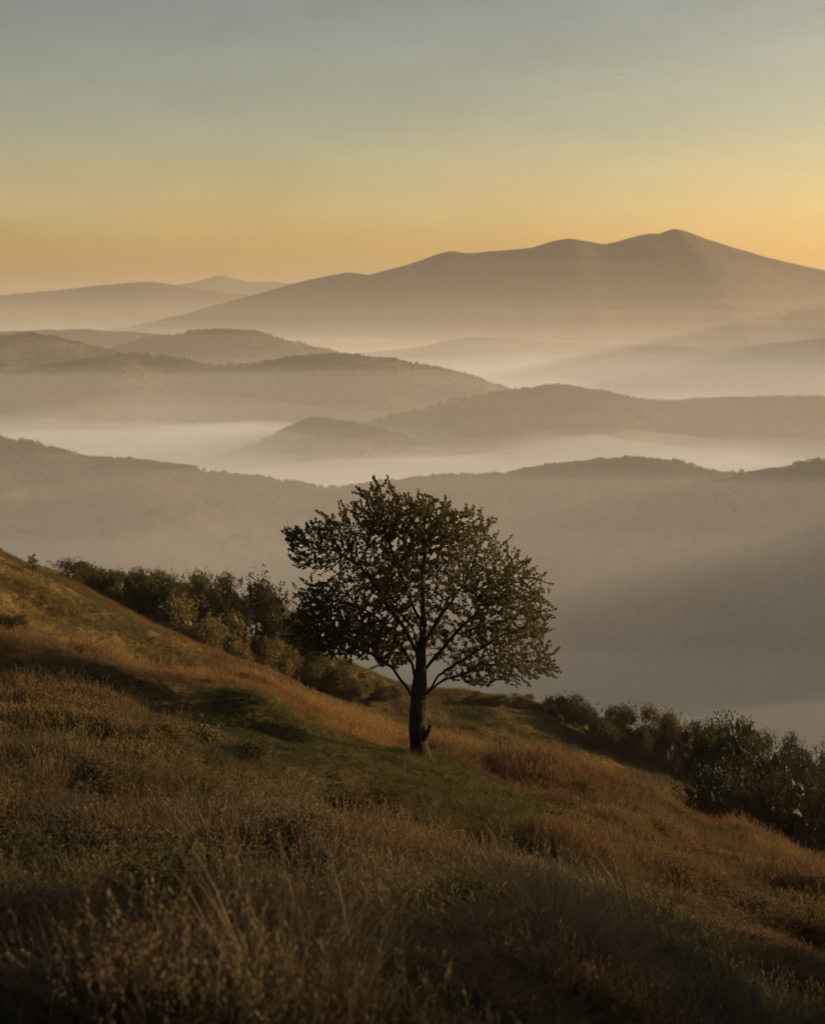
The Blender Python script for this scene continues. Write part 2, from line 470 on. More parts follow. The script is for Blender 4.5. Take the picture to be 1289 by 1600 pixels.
LOBES = [(462, 842, 22, 20, 0.0, 0.4, 0.35), (585, 775, 16, 26, 0.0, 0.35, 0.35),  # column, row, radius across, radius up (pixels), depth offset and depth radius (m), weight
    (505, 845, 62, 34, -0.2, 0.7, 1.0), (560, 835, 70, 48, 0.3, 1.0, 1.1), (600, 800, 50, 45, 0.0, 0.8, 1.0), (655, 830, 80, 62, 0.1, 1.5, 1.4),
    (720, 850, 65, 62, -0.3, 1.3, 1.3), (775, 900, 62, 50, 0.2, 1.3, 1.2), (835, 960, 26, 48, 0.0, 0.7, 0.7), (790, 975, 65, 55, -0.4, 1.3, 1.1),
    (810, 1030, 55, 34, 0.3, 1.0, 0.9), (750, 1050, 55, 26, 0.0, 0.9, 0.5), (650, 915, 110, 62, 0.0, 1.9, 1.8), (520, 962, 64, 46, 0.0, 1.1, 1.3),
    (560, 1000, 68, 34, -0.5, 1.0, 1.2), (500, 1000, 30, 24, 0.4, 0.6, 0.7), (590, 905, 70, 50, 0.7, 1.2, 1.0), (700, 990, 70, 50, 0.6, 1.2, 0.6), (615, 1010, 40, 40, 0.9, 0.8, 0.6),
    (850, 1040, 20, 18, 0.0, 0.4, 0.3), (478, 985, 30, 36, 0.1, 0.7, 0.8), (498, 876, 42, 20, 0.2, 0.6, 0.6), (505, 932, 46, 26, -0.2, 0.8, 0.7), (800, 1045, 60, 26, -0.2, 0.9, 0.5), (820, 925, 40, 36, 0.2, 0.8, 0.5), (545, 985, 60, 40, 0.4, 1.0, 0.6)]
att = []
for (cx, cyy, rx, ry, dy, rd, wgt) in LOBES:
    n = int(620 * wgt)
    d = rand_dirs(n) * (rng.random(n) ** (1 / 2.6))[:, None]
    for k in range(n):
        att.append(tp(cx + d[k, 0] * rx, cyy - d[k, 2] * ry, dy + d[k, 1] * rd))
att = np.array(att)
LIMBS = [  # the limbs one can follow: column, row, depth
    [(655, 1190, 0), (654, 1150, 0), (653, 1105, 0), (655, 1060, 0), (658, 1020, 0.0), (661, 985, 0.0), (662, 950, 0.05), (660, 910, 0.1), (664, 870, 0.1), (662, 830, 0.15)],
    [(649, 1098, 0), (634, 1072, -0.05), (612, 1046, -0.12), (585, 1026, -0.2), (555, 1010, -0.25), (525, 990, -0.2)],
    [(662, 1092, 0), (680, 1062, -0.1), (702, 1044, -0.2), (722, 1030, -0.25), (752, 1010, -0.3), (782, 990, -0.35)],
    [(664, 1086, 0), (690, 1066, 0.15), (716, 1052, 0.3), (745, 1040, 0.4), (785, 1035, 0.4), (820, 1034, 0.35)],
    [(657, 1030, 0), (640, 995, 0.1), (615, 960, 0.2), (590, 920, 0.25), (560, 885, 0.25), (525, 860, 0.1)],
    [(660, 1000, 0), (685, 965, -0.15), (712, 930, -0.3), (735, 895, -0.35)],
    [(661, 975, 0), (640, 930, -0.3), (620, 880, -0.4), (603, 835, -0.2)],
    [(660, 1040, 0), (664, 1000, 0.4), (690, 950, 0.8), (715, 915, 1.0)],
    [(654, 1076, 0), (643, 1042, 0.15), (624, 1008, 0.35), (600, 978, 0.5), (566, 952, 0.6), (530, 940, 0.6)],
    [(659, 1052, 0), (680, 1014, 0.1), (706, 984, 0.15), (742, 958, 0.2), (780, 930, 0.2), (806, 905, 0.15)],
    [(657, 1020, 0), (646, 985, -0.3), (625, 955, -0.6), (590, 935, -0.9)]]
nodes, parent, limb_of = [], [], []
for li, L in enumerate(LIMBS):
    pts = np.array([tp(*q) for q in L])
    t = np.arange(len(pts)); tt = np.arange(0, len(pts) - 1 + 1e-6, 0.34)
    fine_pts = np.stack([np.interp(tt, t, pts[:, c]) for c in range(3)], -1)
    sway = np.cumsum(rng.normal(size=(len(tt), 3)), 0) * 0.022
    fine_pts[1:] += ((sway - np.linspace(0, 1, len(tt))[:, None] * sway[-1]) * (0.5 if li == 0 else 1.0))[1:]
    if li == 0:
        prev = -1
    else:
        dd = np.linalg.norm(np.array(nodes)[[k for k in range(len(nodes)) if limb_of[k] == 0]] - fine_pts[0], axis=1)
        prev = int(np.argmin(dd))
        fine_pts = fine_pts[1:]
    for q in fine_pts:
        nodes.append(q); parent.append(prev); limb_of.append(li)
        prev = len(nodes) - 1
N0 = len(nodes)
NP = np.zeros((30000, 3)); NP[:N0] = nodes
cnt = N0
DI, DK, ST = 1.2, 0.135, 0.09
alive = np.ones(len(att), bool)
near_d = np.full(len(att), 1e9); near_i = np.zeros(len(att), int)
new = list(range(len(LIMBS[0]) * 2, N0)) + list(range(8, len(LIMBS[0]) * 2))
for it in range(90):
    for c0 in range(0, len(new), 400):
        ids = np.array(new[c0:c0 + 400])
        dm = np.linalg.norm(att[:, None, :] - NP[ids][None], axis=2)
        k = dm.argmin(1); dv = dm[np.arange(len(att)), k]
        up = dv < near_d
        near_d[up] = dv[up]; near_i[up] = ids[k[up]]
    alive &= near_d > DK
    act = alive & (near_d < DI)
    if not act.any() or cnt > 28000:
        break
    dirs = {}
    vec = att[act] - NP[near_i[act]]
    vec /= np.linalg.norm(vec, axis=1)[:, None]
    acc = np.zeros((cnt, 3)); np.add.at(acc, near_i[act], vec)
    who = np.unique(near_i[act])
    new = []
    for w in who:
        d = acc[w]; ln = np.linalg.norm(d)
        if ln < 1e-3:
            continue
        d = d / ln + rng.normal(size=3) * 0.18 + np.array([0, 0, 0.05])
        q = NP[w] + d / np.linalg.norm(d) * ST
        NP[cnt] = q; parent.append(int(w)); limb_of.append(-1)
        new.append(cnt); cnt += 1
    if not new:
        break
NP = NP[:cnt]
parent = np.array(parent)
# shoots that stick out of the crown
kids = np.zeros(cnt, int); np.add.at(kids, parent[parent >= 0], 1)
tips = np.where((kids == 0) & (np.arange(cnt) >= N0))[0]
cen = tp(650, 940)
ext_p, ext_par = [], []
for tnode in tips:
    if rng.random() < 0.75:
        d = NP[tnode] - cen; d /= np.linalg.norm(d)
        g = NP[tnode] - NP[parent[tnode]]; g /= np.linalg.norm(g)
        d = g * 0.6 + d * 0.5 + np.array([0, 0, 0.35]) + rng.normal(size=3) * 0.3
        d /= np.linalg.norm(d)
        pr = tnode
        q = NP[tnode]
        for k in range(rng.integers(1, 4)):
            q = q + d * 0.085 + rng.normal(size=3) * 0.012
            ext_p.append(q); ext_par.append(pr); pr = cnt + len(ext_p) - 1
NP = np.vstack([NP, np.array(ext_p)]); parent = np.concatenate([parent, np.array(ext_par)])
limb_of = np.array(limb_of + [-1] * len(ext_p)); cnt = len(NP)
order = np.arange(cnt)[::-1]
EXPO = 1.66
acc = np.zeros(cnt); rad = np.zeros(cnt)
kids = np.zeros(cnt, int); np.add.at(kids, parent[parent >= 0], 1)
for k in order:                                     # children come after their parents
    if kids[k] == 0:
        acc[k] += 0.0042 ** EXPO
    rad[k] = acc[k] ** (1 / EXPO)
    if parent[k] >= 0:
        acc[parent[k]] += acc[k]
print('tree nodes', cnt, 'tips', int((kids == 0).sum()), 'trunk r', rad[0])
rad *= 0.185 / rad[0]
rad[limb_of > 0] *= 0.74
rad = np.maximum(rad, 0.0035)
trunk_ids = np.where(limb_of == 0)[0]
hgt = NP[trunk_ids, 2]
rad[trunk_ids] *= 1 + 0.75 * np.exp(-np.clip(hgt, 0, None) / 0.17)
childs = [[] for _ in range(cnt)]
for k in range(cnt):
    if parent[k] >= 0:
        childs[parent[k]].append(k)
def chain_paths(starts):
    """follow the thickest child from each start; side branches are queued"""
    out, stack = [], list(starts)
    while stack:
        p0, k = stack.pop()
        pts, rr = ([NP[p0], NP[k]], [min(rad[p0], rad[k] * 1.15), rad[k]]) if p0 >= 0 else ([NP[k]], [rad[k]])
        while childs[k]:
            c = sorted([q for q in childs[k] if limb_of[q] == -1], key=lambda q: -rad[q])
            if not c:
                break
            for q in c[1:]:
                stack.append((k, q))
            k = c[0]
            pts.append(NP[k]); rr.append(rad[k])
        out.append((np.array(pts), np.array(rr)))
    return out
sides = lambda r: 28 if r > 0.1 else 9 if r > 0.04 else 6 if r > 0.015 else 3
for li in range(len(LIMBS)):
    ids = np.where(limb_of == li)[0]
    P, r_ = NP[ids], rad[ids].copy()
    if li:
        p0 = parent[ids[0]]
        P = np.vstack([NP[p0][None], P]); r_ = np.concatenate([[r_[0] * 1.1], r_])
    else:
        # knotty, slightly fluted trunk
        r_ = r_ * (1 + 0.06 * np.sin(np.arange(len(r_)) * 1.7))
    v, f = tube_np([(P, r_)], sides)
    v = v + (0.022 if li == 0 else 0.012) * np.stack([fbm(v[:, 2] * 7 + v[:, 1] * 20, v[:, 0] * 20, 31), fbm(v[:, 2] * 7 - v[:, 0] * 20, v[:, 1] * 20, 32), v[:, 0] * 0], -1) * (np.repeat(1, len(v))[:, None])
    obj('trunk' if li == 0 else 'limb', mesh_np('trunk' if li == 0 else 'limb', v, f, True), M_BARK, TREE)
starts = [(k, q) for k in range(cnt) if limb_of[k] >= 0 for q in childs[k] if limb_of[q] == -1]
v, f = tube_np(chain_paths(starts), sides)
tag(obj('twigs', mesh_np('twigs', v, f, True), M_BARK, TREE), kind='stuff')
# a broken stub low on the trunk
stub = [tp(660, 1156, -0.08), tp(666, 1149, -0.1), tp(670, 1141, -0.1), tp(672, 1134, -0.1)]
v, f = tube_np([(np.array(stub), np.array([0.08, 0.068, 0.054, 0.04]))], lambda r: 8)
obj('broken_stub', mesh_np('broken_stub', v, f, True), M_BARK, TREE)
# foliage along the thin twigs
thin = np.where((rad < 0.012) & (parent >= 0))[0]
LP, LD = [], []
for k in thin:
    g = NP[k] - NP[parent[k]]; g = g / (np.linalg.norm(g) + 1e-9)
    q = NP[k]
    thick = 0.95 + 0.55 * noise(q[0:1] * 1.3 + 5, q[2:3] * 1.3, 66)[0] + (0.3 if q[0] < -0.4 and q[2] < 3.4 else 0.0)
    m = int(rng.integers(10, 19) * np.clip(thick, 0.55, 1.3)) + (3 if kids[k] == 0 else 0)
    for _ in range(m):
        if rng.random() < 0.16:
            continue
        d = g * 0.55 + rand_dirs(1)[0] * 0.85 + np.array([0, 0, -0.05])
        LP.append(NP[k] - g * 0.1 * rng.random()); LD.append(d)
LP, LD = np.array(LP), np.array(LD)
v, f = leaves_np(LP, LD, rng.uniform(0.036, 0.074, len(LP)), 0.58)
tag(obj('crown', mesh_np('crown', v, f), M_LEAF, TREE), kind='stuff')
print('leaves', len(LP))

# ------------------------------------------------------------------ bushes and small trees behind the slopes
def bush_mesh(seed, n, lobes, leaf, spread=1.0, dome=False):
    """leaf sprays through a lumpy crown one unit tall and about one unit wide"""
    r0 = np.random.default_rng(seed)
    P, D, INNER = [], [], []
    for k in range(lobes):
        a = r0.random() * 2 * math.pi
        rr = spread * 0.30 * math.sqrt(r0.random())
        c = np.array([rr * math.cos(a), rr * math.sin(a), r0.uniform(0.30, 0.74) - 0.35 * rr])
        rad_ = r0.uniform(0.16, 0.27)
        if dome:
            rr = 0.40 * math.sqrt(r0.random())
            c = np.array([rr * math.cos(a), rr * math.sin(a), r0.uniform(0.12, 1.0) * (0.84 * math.sqrt(max(0, 1 - (rr / 0.52) ** 2))) + 0.02])
            rad_ = r0.uniform(0.12, 0.19)
        m = n // lobes
        d = r0.normal(size=(m, 3)); d /= np.linalg.norm(d, axis=1)[:, None]
        q = c + d * rad_ * (r0.random(m) ** 0.45)[:, None] * np.array([1, 1, 1.05])
        q += 0.03 * np.stack([noise(q[:, 0] * 18, q[:, 2] * 18, seed), noise(q[:, 1] * 18, q[:, 2] * 18, seed + 1), noise(q[:, 0] * 14, q[:, 1] * 14, seed + 2)], -1)
        P.append(q); D.append(d * 0.6 + r0.normal(size=(m, 3)) * 0.5 + np.array([0, 0, 0.35]))
        mi = 40                                       # large inner leaves added to block light through the crown
        d = r0.normal(size=(mi, 3)); d /= np.linalg.norm(d, axis=1)[:, None]
        INNER.append(c + d * rad_ * 0.62 * (r0.random(mi) ** 0.33)[:, None])
    # thin shoots above the outline
    for k in range(lobes * 2):
        a = r0.random() * 2 * math.pi
        rr = spread * 0.42 * math.sqrt(r0.random())
        b = np.array([rr * math.cos(a), rr * math.sin(a), 0.84 - 0.7 * rr ** 1.4 + r0.uniform(-0.12, 0.05)])
        g = np.array([r0.normal() * 0.25, r0.normal() * 0.25, 1.0])
        t = r0.random(14)[:, None] * r0.uniform(0.05, 0.12)
        P.append(b + g * t + r0.normal(size=(14, 3)) * 0.014); D.append(g + r0.normal(size=(14, 3)) * 0.7)
    P = np.vstack(P); D = np.vstack(D)
    keep = P[:, 2] > 0.03
    P, D = P[keep], D[keep]
    Q = np.vstack(INNER)
    sz = np.concatenate([r0.uniform(0.6, 1.2, len(P)) * leaf, np.full(len(Q), 0.085)])
    return leaves_np(np.vstack([P, Q]), np.vstack([D, r0.normal(size=Q.shape)]), sz, 0.6)
def stem_mesh(seed):
    r0 = np.random.default_rng(seed + 90)
    paths = []
    for k in range(5):
        a = r0.random() * 2 * math.pi
        e = np.array([0.28 * math.cos(a), 0.28 * math.sin(a), r0.uniform(0.45, 0.75)])
        t = np.linspace(0, 1, 6)[:, None]
        p = t * e + np.array([0, 0, 1]) * (t * (1 - t)) * 0.3 + r0.normal(size=(6, 3)) * 0.01
        p[0] = (0, 0, -0.08)
        paths.append((p, np.linspace(0.022, 0.005, 6)))
    return tube_np(paths, lambda r: 5)
BUSH = []
for k in range(8):
    v, f = bush_mesh(100 + k, 8000, 7 + k % 4, 0.036, 1.15)
    me = mesh_np('bush_crown', v, f)
    v2, f2 = stem_mesh(k)
    BUSH.append((me, mesh_np('bush_stem', v2, f2, True)))
for k in (8, 9):                                      # far larger bushes: the same leaf is a smaller share of them
    v, f = bush_mesh(100 + k, 34000, 30, 0.016, 1.1, True)
    v2, f2 = stem_mesh(k)
    BUSH.append((mesh_np('bush_crown', v, f), mesh_np('bush_stem', v2, f2, True)))
for k in range(10, 14):
    v, f = bush_mesh(100 + k, 15000, 16, 0.026, 1.1, True)
    v2, f2 = stem_mesh(k)
    BUSH.append((mesh_np('bush_crown', v, f), mesh_np('bush_stem', v2, f2, True)))
M_BUSH_M = mat_leaf('meadow_shrub_leaf', (0.055, 0.050, 0.020), (0.14, 0.10, 0.042), 0.35, spec=0.1)
BUSH_MATS = {'m': M_BUSH_M, 'g': M_BUSH, 'y': M_BUSH_Y, 'd': M_BUSH_D}
BUSH_VAR = {}
def bush(name, variant, matkey, loc, h, w, rz, label, cat, group=None):
    key = (variant, matkey)
    if key not in BUSH_VAR:
        a, b = BUSH[variant]
        a2, b2 = a.copy(), b
        a2.materials.clear(); a2.materials.append(BUSH_MATS[matkey])
        if not b.materials:
            b.materials.append(M_BARK)
        BUSH_VAR[key] = (a2, b2)
    t = empty(name, loc, rz, (w, w, h))
    tag(t, label, cat, group)
    o1 = bpy.data.objects.new('crown', BUSH_VAR[key][0]); COL.objects.link(o1); o1.parent = t
    o2 = bpy.data.objects.new('stem', BUSH_VAR[key][1]); COL.objects.link(o2); o2.parent = t
    return t
def on_ground(px, Y, zf):
    """the point of a slope seen in column px at forward distance Y"""
    x = (px - 644.5) / 2222.0 / 0.975 * Y
    return Vector((x, Y, float(zf(np.array(x), np.array(Y)))))
ORD = ['first', 'second', 'third', 'fourth', 'fifth', 'sixth', 'seventh', 'eighth', 'ninth', 'tenth', 'eleventh', 'twelfth', 'thirteenth', 'fourteenth', 'fifteenth', 'sixteenth', 'seventeenth', 'eighteenth']
def top_bush(name, variant, matkey, px, top, width, Y, zf, label, cat, group):
    g = on_ground(px, Y, zf)
    ztop = pix(px, top, Y).z
    return bush(name, variant, matkey, g, max(0.5, (ztop - g.z) / 0.98), width / 2222.0 * Y / 1.0, rng.random() * 6.28, label, cat, group)
ROW = [(112, 868, 60, 122, 'g'), (150, 884, 52, 124, 'g'), (182, 886, 50, 126, 'd'), (212, 884, 52, 123, 'g'), (240, 884, 50, 125, 'g'), (268, 882, 52, 127, 'y'),
       (300, 882, 58, 122, 'g'), (330, 887, 52, 126, 'd')]
for i, (px, top, w, Y, mk) in enumerate(ROW):
    top_bush('shrub', 10 + i % 4, mk, px, top, w * 1.95, Y, back_z, ('tallest round-headed shrub at the near end of the row behind the grassy slope' if i == 0 else ORD[i] + ' shrub from the leftmost in the row behind the grassy slope'), 'shrub', 'row of shrubs behind the grassy slope')
top_bush('broad_shrub', 12, 'd', 390, 882, 165, 118, back_z, 'large dark domed shrub where the row behind the grassy slope drops away', 'shrub', None)
top_bush('golden_shrub', 10, 'y', 292, 915, 125, 112, back_z, 'yellowish round shrub standing in front of the dark shrub row', 'shrub', None)
top_bush('golden_shrub', 13, 'y', 340, 948, 115, 110, back_z, 'low yellowish shrub at the foot of the large dark domed shrub', 'shrub', None)
DOWN = [(446, 925, 60, 122, 'g'), (462, 968, 56, 116, 'd'), (425, 985, 50, 113, 'y'), (490, 1000, 52, 116, 'g'), (520, 1022, 46, 118, 'g'), (548, 1040, 44, 117, 'y'), (576, 1055, 40, 119, 'g'), (604, 1068, 38, 120, 'd')]
for i, (px, top, w, Y, mk) in enumerate(DOWN):
    top_bush('scrub_bush', 10 + (i + 2) % 4, mk, px, top, w * 1.9, Y, back_z, ORD[i] + ' scrub bush counted downhill from the large dark domed shrub', 'bush', 'scrub bushes running downhill behind the lone tree')
RIGHT = [(745, 1086, 24, 124, 'g'), (778, 1088, 26, 124, 'g'), (812, 1090, 30, 126, 'y'), (846, 1102, 26, 125, 'g'), (888, 1084, 44, 124, 'd'), (930, 1098, 56, 121, 'g'), (965, 1102, 38, 124, 'd'), (992, 1096, 48, 122, 'g'),
         (1030, 1106, 44, 124, 'y'), (1062, 1108, 44, 122, 'g'), (1100, 1118, 50, 124, 'g'), (1140, 1120, 50, 126, 'd'), (1190, 1136, 56, 124, 'g'), (1240, 1142, 56, 122, 'd'), (1285, 1152, 60, 124, 'g')]
for i, (px, top, w, Y, mk) in enumerate(RIGHT):
    top_bush('hedge_shrub', 10 + i % 4, mk, px, top - 6, w * 1.8, Y, back_z, ORD[i] + ' hazy shrub rightwards from the lone tree along the far slope', 'shrub', 'hazy shrubs along the far slope beside the lone tree')
top_bush('big_bush', 8, 'd', 1160, 1112, 285, 72, left_z, 'huge dark rounded bush beyond the brown weeds at the hillside edge', 'bush', None)
top_bush('big_bush', 9, 'd', 1300, 1140, 250, 68, left_z, 'huge dark bush cut off by the right edge of the photo', 'bush', None)
# a small sparse tree standing on the grassy slope's skyline
g = on_ground(57, 84, left_z)
t = empty('sapling', g)
tag(t, 'tiny sparse sapling alone on the skyline of the grassy slope', 'tree')
paths = [(np.array([(0, 0, -0.1), (0.03, 0, 0.4), (0.0, 0.02, 0.8), (0.02, 0, 1.2)]), np.array([0.035, 0.03, 0.02, 0.008]))]
LP, LD = [], []
for k in range(26):
    z = rng.uniform(0.3, 1.15); a = rng.random() * 6.28; ln = 0.48 * (1.25 - z) + 0.1
    e = np.array([math.cos(a) * ln, math.sin(a) * ln, z + 0.15])
    paths.append((np.array([(0.01, 0, z), e * 0.55 + np.array([0, 0, z * 0.45]), e]), np.array([0.012, 0.008, 0.004])))
    for _ in range(16):
        s_ = rng.uniform(0.35, 1.05)
        LP.append(np.array([0.01, 0, z]) * (1 - s_) + e * s_ + rng.normal(size=3) * 0.03); LD.append(rand_dirs(1)[0])
v, f = tube_np(paths, lambda r: 5)
obj('trunk', mesh_np('trunk', v, f, True), M_BARK, t)
v, f = leaves_np(np.array(LP), np.array(LD), 0.1, 0.6)
tag(obj('crown', mesh_np('crown', v, f), M_BUSH, t), kind='stuff')

# ------------------------------------------------------------------ grass and weeds
def blades_np(n, h, spread, bend, width, seed, lean=0.0, flat=0.0):
    """one tuft of curved tapering blades, five triangles each"""
    r0 = np.random.default_rng(seed)
    a = r0.random(n) * 2 * math.pi
    rr = spread * np.sqrt(r0.random(n))
    b = np.stack([rr * np.cos(a), rr * np.sin(a), np.full(n, -0.02)], -1)
    hh = h * r0.uniform(0.45, 1.1, n)
    az = a + r0.normal(size=n) * 0.9
    bd = bend * r0.uniform(0.3, 1.3, n)
    dirs = np.stack([np.cos(az), np.sin(az)], -1)
    dirs[:, 0] += lean
    S = np.stack([-np.sin(az), np.cos(az), az * 0], -1)
    w = width * r0.uniform(0.6, 1.3, n)
    def at(t):
        out = bd * t ** 1.8
        up = t * np.sqrt(np.clip(1 - (0.45 * bd * t) ** 2, 0.05, 1)) * (1 - flat * t)
        return b + np.stack([dirs[:, 0] * out * hh, dirs[:, 1] * out * hh, up * hh], -1)
    p0, p1, p2, p3 = at(0.0), at(0.38), at(0.72), at(1.0)
    o = [w[:, None] * k * S for k in (0.5, 0.45, 0.28)]
    V = np.stack([p0 - o[0], p0 + o[0], p1 - o[1], p1 + o[1], p2 - o[2], p2 + o[2], p3], 1).reshape(-1, 3)
    i = np.arange(n)[:, None] * 7
    F = np.concatenate([i + np.array([q]) for q in ([0, 1, 3], [0, 3, 2], [2, 3, 5], [2, 5, 4], [4, 5, 6])], 0)
    return V, F

def herb_np(stems, h, leaf, seed, spread=0.12):
    """a small leafy weed: upright wiry stems set with small leaves (triangles)"""
    r0 = np.random.default_rng(seed)
    V, F, off = [], [], 0
    v, f = blades_np(stems, h, spread * 0.6, 0.45, 0.006, seed)
    V.append(v); F.append(f); off += len(v)
    tops = v.reshape(stems, 7, 3)
    P, D = [], []
    for k in range(stems):
        c = [tops[k, 0:2].mean(0), tops[k, 2:4].mean(0), tops[k, 4:6].mean(0), tops[k, 6]]
        for t in np.linspace(0.25, 1, 11):
            s_ = t * 3; q = min(int(s_), 2)
            p = c[q] * (1 - (s_ - q)) + c[q + 1] * (s_ - q)
            P.append(p); d = r0.normal(size=3); d[2] = abs(d[2]) * 0.6; D.append(d)
    v, f = leaves_np(np.array(P), np.array(D), leaf * r0.uniform(0.6, 1.2, len(P)), 0.6)
    f3 = np.concatenate([f[:, [0, 1, 2]], f[:, [0, 2, 3]]], 0)
    V.append(v); F.append(f3 + off)
    return np.vstack(V), np.vstack(F)

def seed_np(n, h, seed, spread=0.1):
    """thin stalks that end in little seed heads (triangles)"""
    r0 = np.random.default_rng(seed)
    v, f = blades_np(n, h, spread, 0.35, 0.005, seed)
    tops = v.reshape(n, 7, 3)
    P, D = [], []
    for k in range(n):
        g = tops[k, 6] - tops[k, 4:6].mean(0); g /= np.linalg.norm(g)
        for q in range(5):
            P.append(tops[k, 6] - g * 0.022 * q); D.append(g + r0.normal(size=3) * 0.5)
    v2, f2 = leaves_np(np.array(P), np.array(D), 0.028, 0.5)
    f3 = np.concatenate([f2[:, [0, 1, 2]], f2[:, [0, 2, 3]]], 0)
    return np.vstack([v, v2]), np.vstack([f, f3 + len(v)])

M_GRASS = mat_leaf('grass_blade', (0.50, 0.50, 0.50), (1.2, 1.15, 1.05), 0.5, True, 0.55, 0.15)
TUFTS = bpy.data.collections.new('tufts')             # not linked to the scene: sources of the sown grass only
def tuft(idx, vf):
    o = bpy.data.objects.new('tuft_%02d' % idx, mesh_np('tuft', *vf))
    o.data.materials.append(M_GRASS)
    TUFTS.objects.link(o)
for k in range(3):
    tuft(k, blades_np(24, 0.25, 0.11, 0.95, 0.006, 300 + k))              # dry meadow grass
for k in range(3, 6):
    tuft(k, blades_np(28, 0.10, 0.10, 0.8, 0.007, 300 + k))              # short grass
for k in range(6, 9):
    tuft(k, herb_np(9, 0.22, 0.030, 300 + k))                             # leafy weeds
for k in range(9, 11):
    tuft(k, seed_np(8, 0.42, 300 + k))                                   # seed stalks
for k in range(11, 13):
    tuft(k, blades_np(26, 0.80, 0.14, 1.1, 0.007, 300 + k, 1.0, 0.75))   # laid grass, combed one way

def sow_tree():
    g = bpy.data.node_groups.new('sown', 'GeometryNodeTree')
    g.interface.new_socket('Geometry', in_out='INPUT', socket_type='NodeSocketGeometry')
    g.interface.new_socket('Geometry', in_out='OUTPUT', socket_type='NodeSocketGeometry')
    n, l = g.nodes, g.links
    i, o = n.new('NodeGroupInput'), n.new('NodeGroupOutput')
    ci = n.new('GeometryNodeCollectionInfo')
    ci.inputs['Collection'].default_value = TUFTS
    ci.inputs['Separate Children'].default_value = True
    ci.inputs['Reset Children'].default_value = True
    ip = n.new('GeometryNodeInstanceOnPoints')
    ip.inputs['Pick Instance'].default_value = True
    def attr(name, typ):
        a = n.new('GeometryNodeInputNamedAttribute'); a.data_type = typ
        a.inputs['Name'].default_value = name
        return a.outputs['Attribute']
    e = n.new('FunctionNodeEulerToRotation')
    l.new(attr('rot', 'FLOAT_VECTOR'), e.inputs[0])
    l.new(i.outputs[0], ip.inputs['Points'])
    l.new(ci.outputs[0], ip.inputs['Instance'])
    l.new(attr('idx', 'INT'), ip.inputs['Instance Index'])
    l.new(e.outputs[0], ip.inputs['Rotation'])
    l.new(attr('scl', 'FLOAT_VECTOR'), ip.inputs['Scale'])
    l.new(ip.outputs[0], o.inputs[0])
    return g
SOW = sow_tree()
def sow(name, P, idx, rot, scl, tint):
    n = len(P)
    me = bpy.data.meshes.new(name)
    me.vertices.add(n)
    me.vertices.foreach_set('co', P.astype(np.float32).ravel())
    a = me.attributes.new('idx', 'INT', 'POINT'); a.data.foreach_set('value', idx.astype(np.int32))
    a = me.attributes.new('rot', 'FLOAT_VECTOR', 'POINT'); a.data.foreach_set('vector', rot.astype(np.float32).ravel())
    a = me.attributes.new('scl', 'FLOAT_VECTOR', 'POINT'); a.data.foreach_set('vector', scl.astype(np.float32).ravel())
    t4 = np.concatenate([tint, np.ones((n, 1))], 1)
    a = me.attributes.new('tint', 'FLOAT_COLOR', 'POINT'); a.data.foreach_set('color', t4.astype(np.float32).ravel())
    o = bpy.data.objects.new(name, me)
    COL.objects.link(o)
    m = o.modifiers.new('sown', 'NODES'); m.node_group = SOW
    o['kind'] = 'stuff'
    return o

DRY, RUST, GREEN, GREY, STRAW = (np.array(c) for c in ((0.20, 0.148, 0.068), (0.20, 0.115, 0.052), (0.098, 0.118, 0.034), (0.125, 0.108, 0.068), (0.33, 0.25, 0.13)))
def mixc(a, b, w):
    return a * (1 - w[:, None]) + b * w[:, None]
# sown with about the same number to each part of the view: thinner with distance, never outside what the slope shows
n = 190000
yy = 8.5 + (46 - 8.5) * rng.random(n) ** 0.95
xx = (rng.random(n) * 2 - 1) * (0.335 * yy + 1.2)
P = np.stack([xx, yy, near_z(xx, yy)], -1)
sx, sy = np.asarray(BASE)[:2]
tree_d = np.hypot((xx - sx) / 1.7, yy - sy)
# the green mown-looking patch lies around the tree and runs up the slope to the left below the crest
gx, gy = xx - sx, yy - sy
taper = np.clip(1.25 - np.abs(gx + 0.8) / 7.5, 0.25, 1)
edge = 1.6 * fbm(xx / 1.7, yy / 1.7, 57, 3)
band = np.exp(-np.clip((gy + 0.4 + 3.0 * taper + edge) / (4.6 * taper), -3, 3) ** 4) * np.clip(1.7 - np.abs(gx + 0.6) / 4.5, 0, 1) * (0.72 + 0.5 * fbm(xx / 0.9, yy / 0.9, 58, 2))
green = 1.5 * band + 0.9 * np.clip(fbm(xx / 3.5, yy / 3.5, 50, 3) + 0.1, 0, 1) - 0.05 - 0.8 * np.clip((yy - 34.5) / 1.5, 0, 1)
green = np.clip(green, 0, 1)
rust = np.clip(0.5 + 1.4 * fbm(xx / 3.0, yy / 3.0, 51, 3) + 0.35 * np.clip(xx / 6, -0.5, 1) + 0.5 * np.clip((yy - 34) / 4, 0, 1), 0, 1)
grey = np.clip(0.45 + 1.2 * fbm(xx / 2.0, yy / 2.0, 52, 3) + 0.5 * np.clip((20 - yy) / 8, -1, 1), 0, 1)
tint = mixc(DRY[None] * np.ones((n, 1)), RUST[None] * np.ones((n, 1)), rust * 0.75)
tint = mixc(tint, GREY[None] * np.ones((n, 1)), grey * 0.7)
tint = mixc(tint, GREEN[None] * np.ones((n, 1)), green * (0.5 + 0.4 * rng.random(n)))
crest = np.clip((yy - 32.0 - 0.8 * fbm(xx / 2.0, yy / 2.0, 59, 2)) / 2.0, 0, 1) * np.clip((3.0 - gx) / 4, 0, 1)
tint = mixc(tint, np.array([0.34, 0.205, 0.080])[None] * np.ones((n, 1)), crest * 0.75)   # orange crest grass, tint brightened to put low sunlight into it
tint *= (0.75 + 0.5 * rng.random((n, 1)))
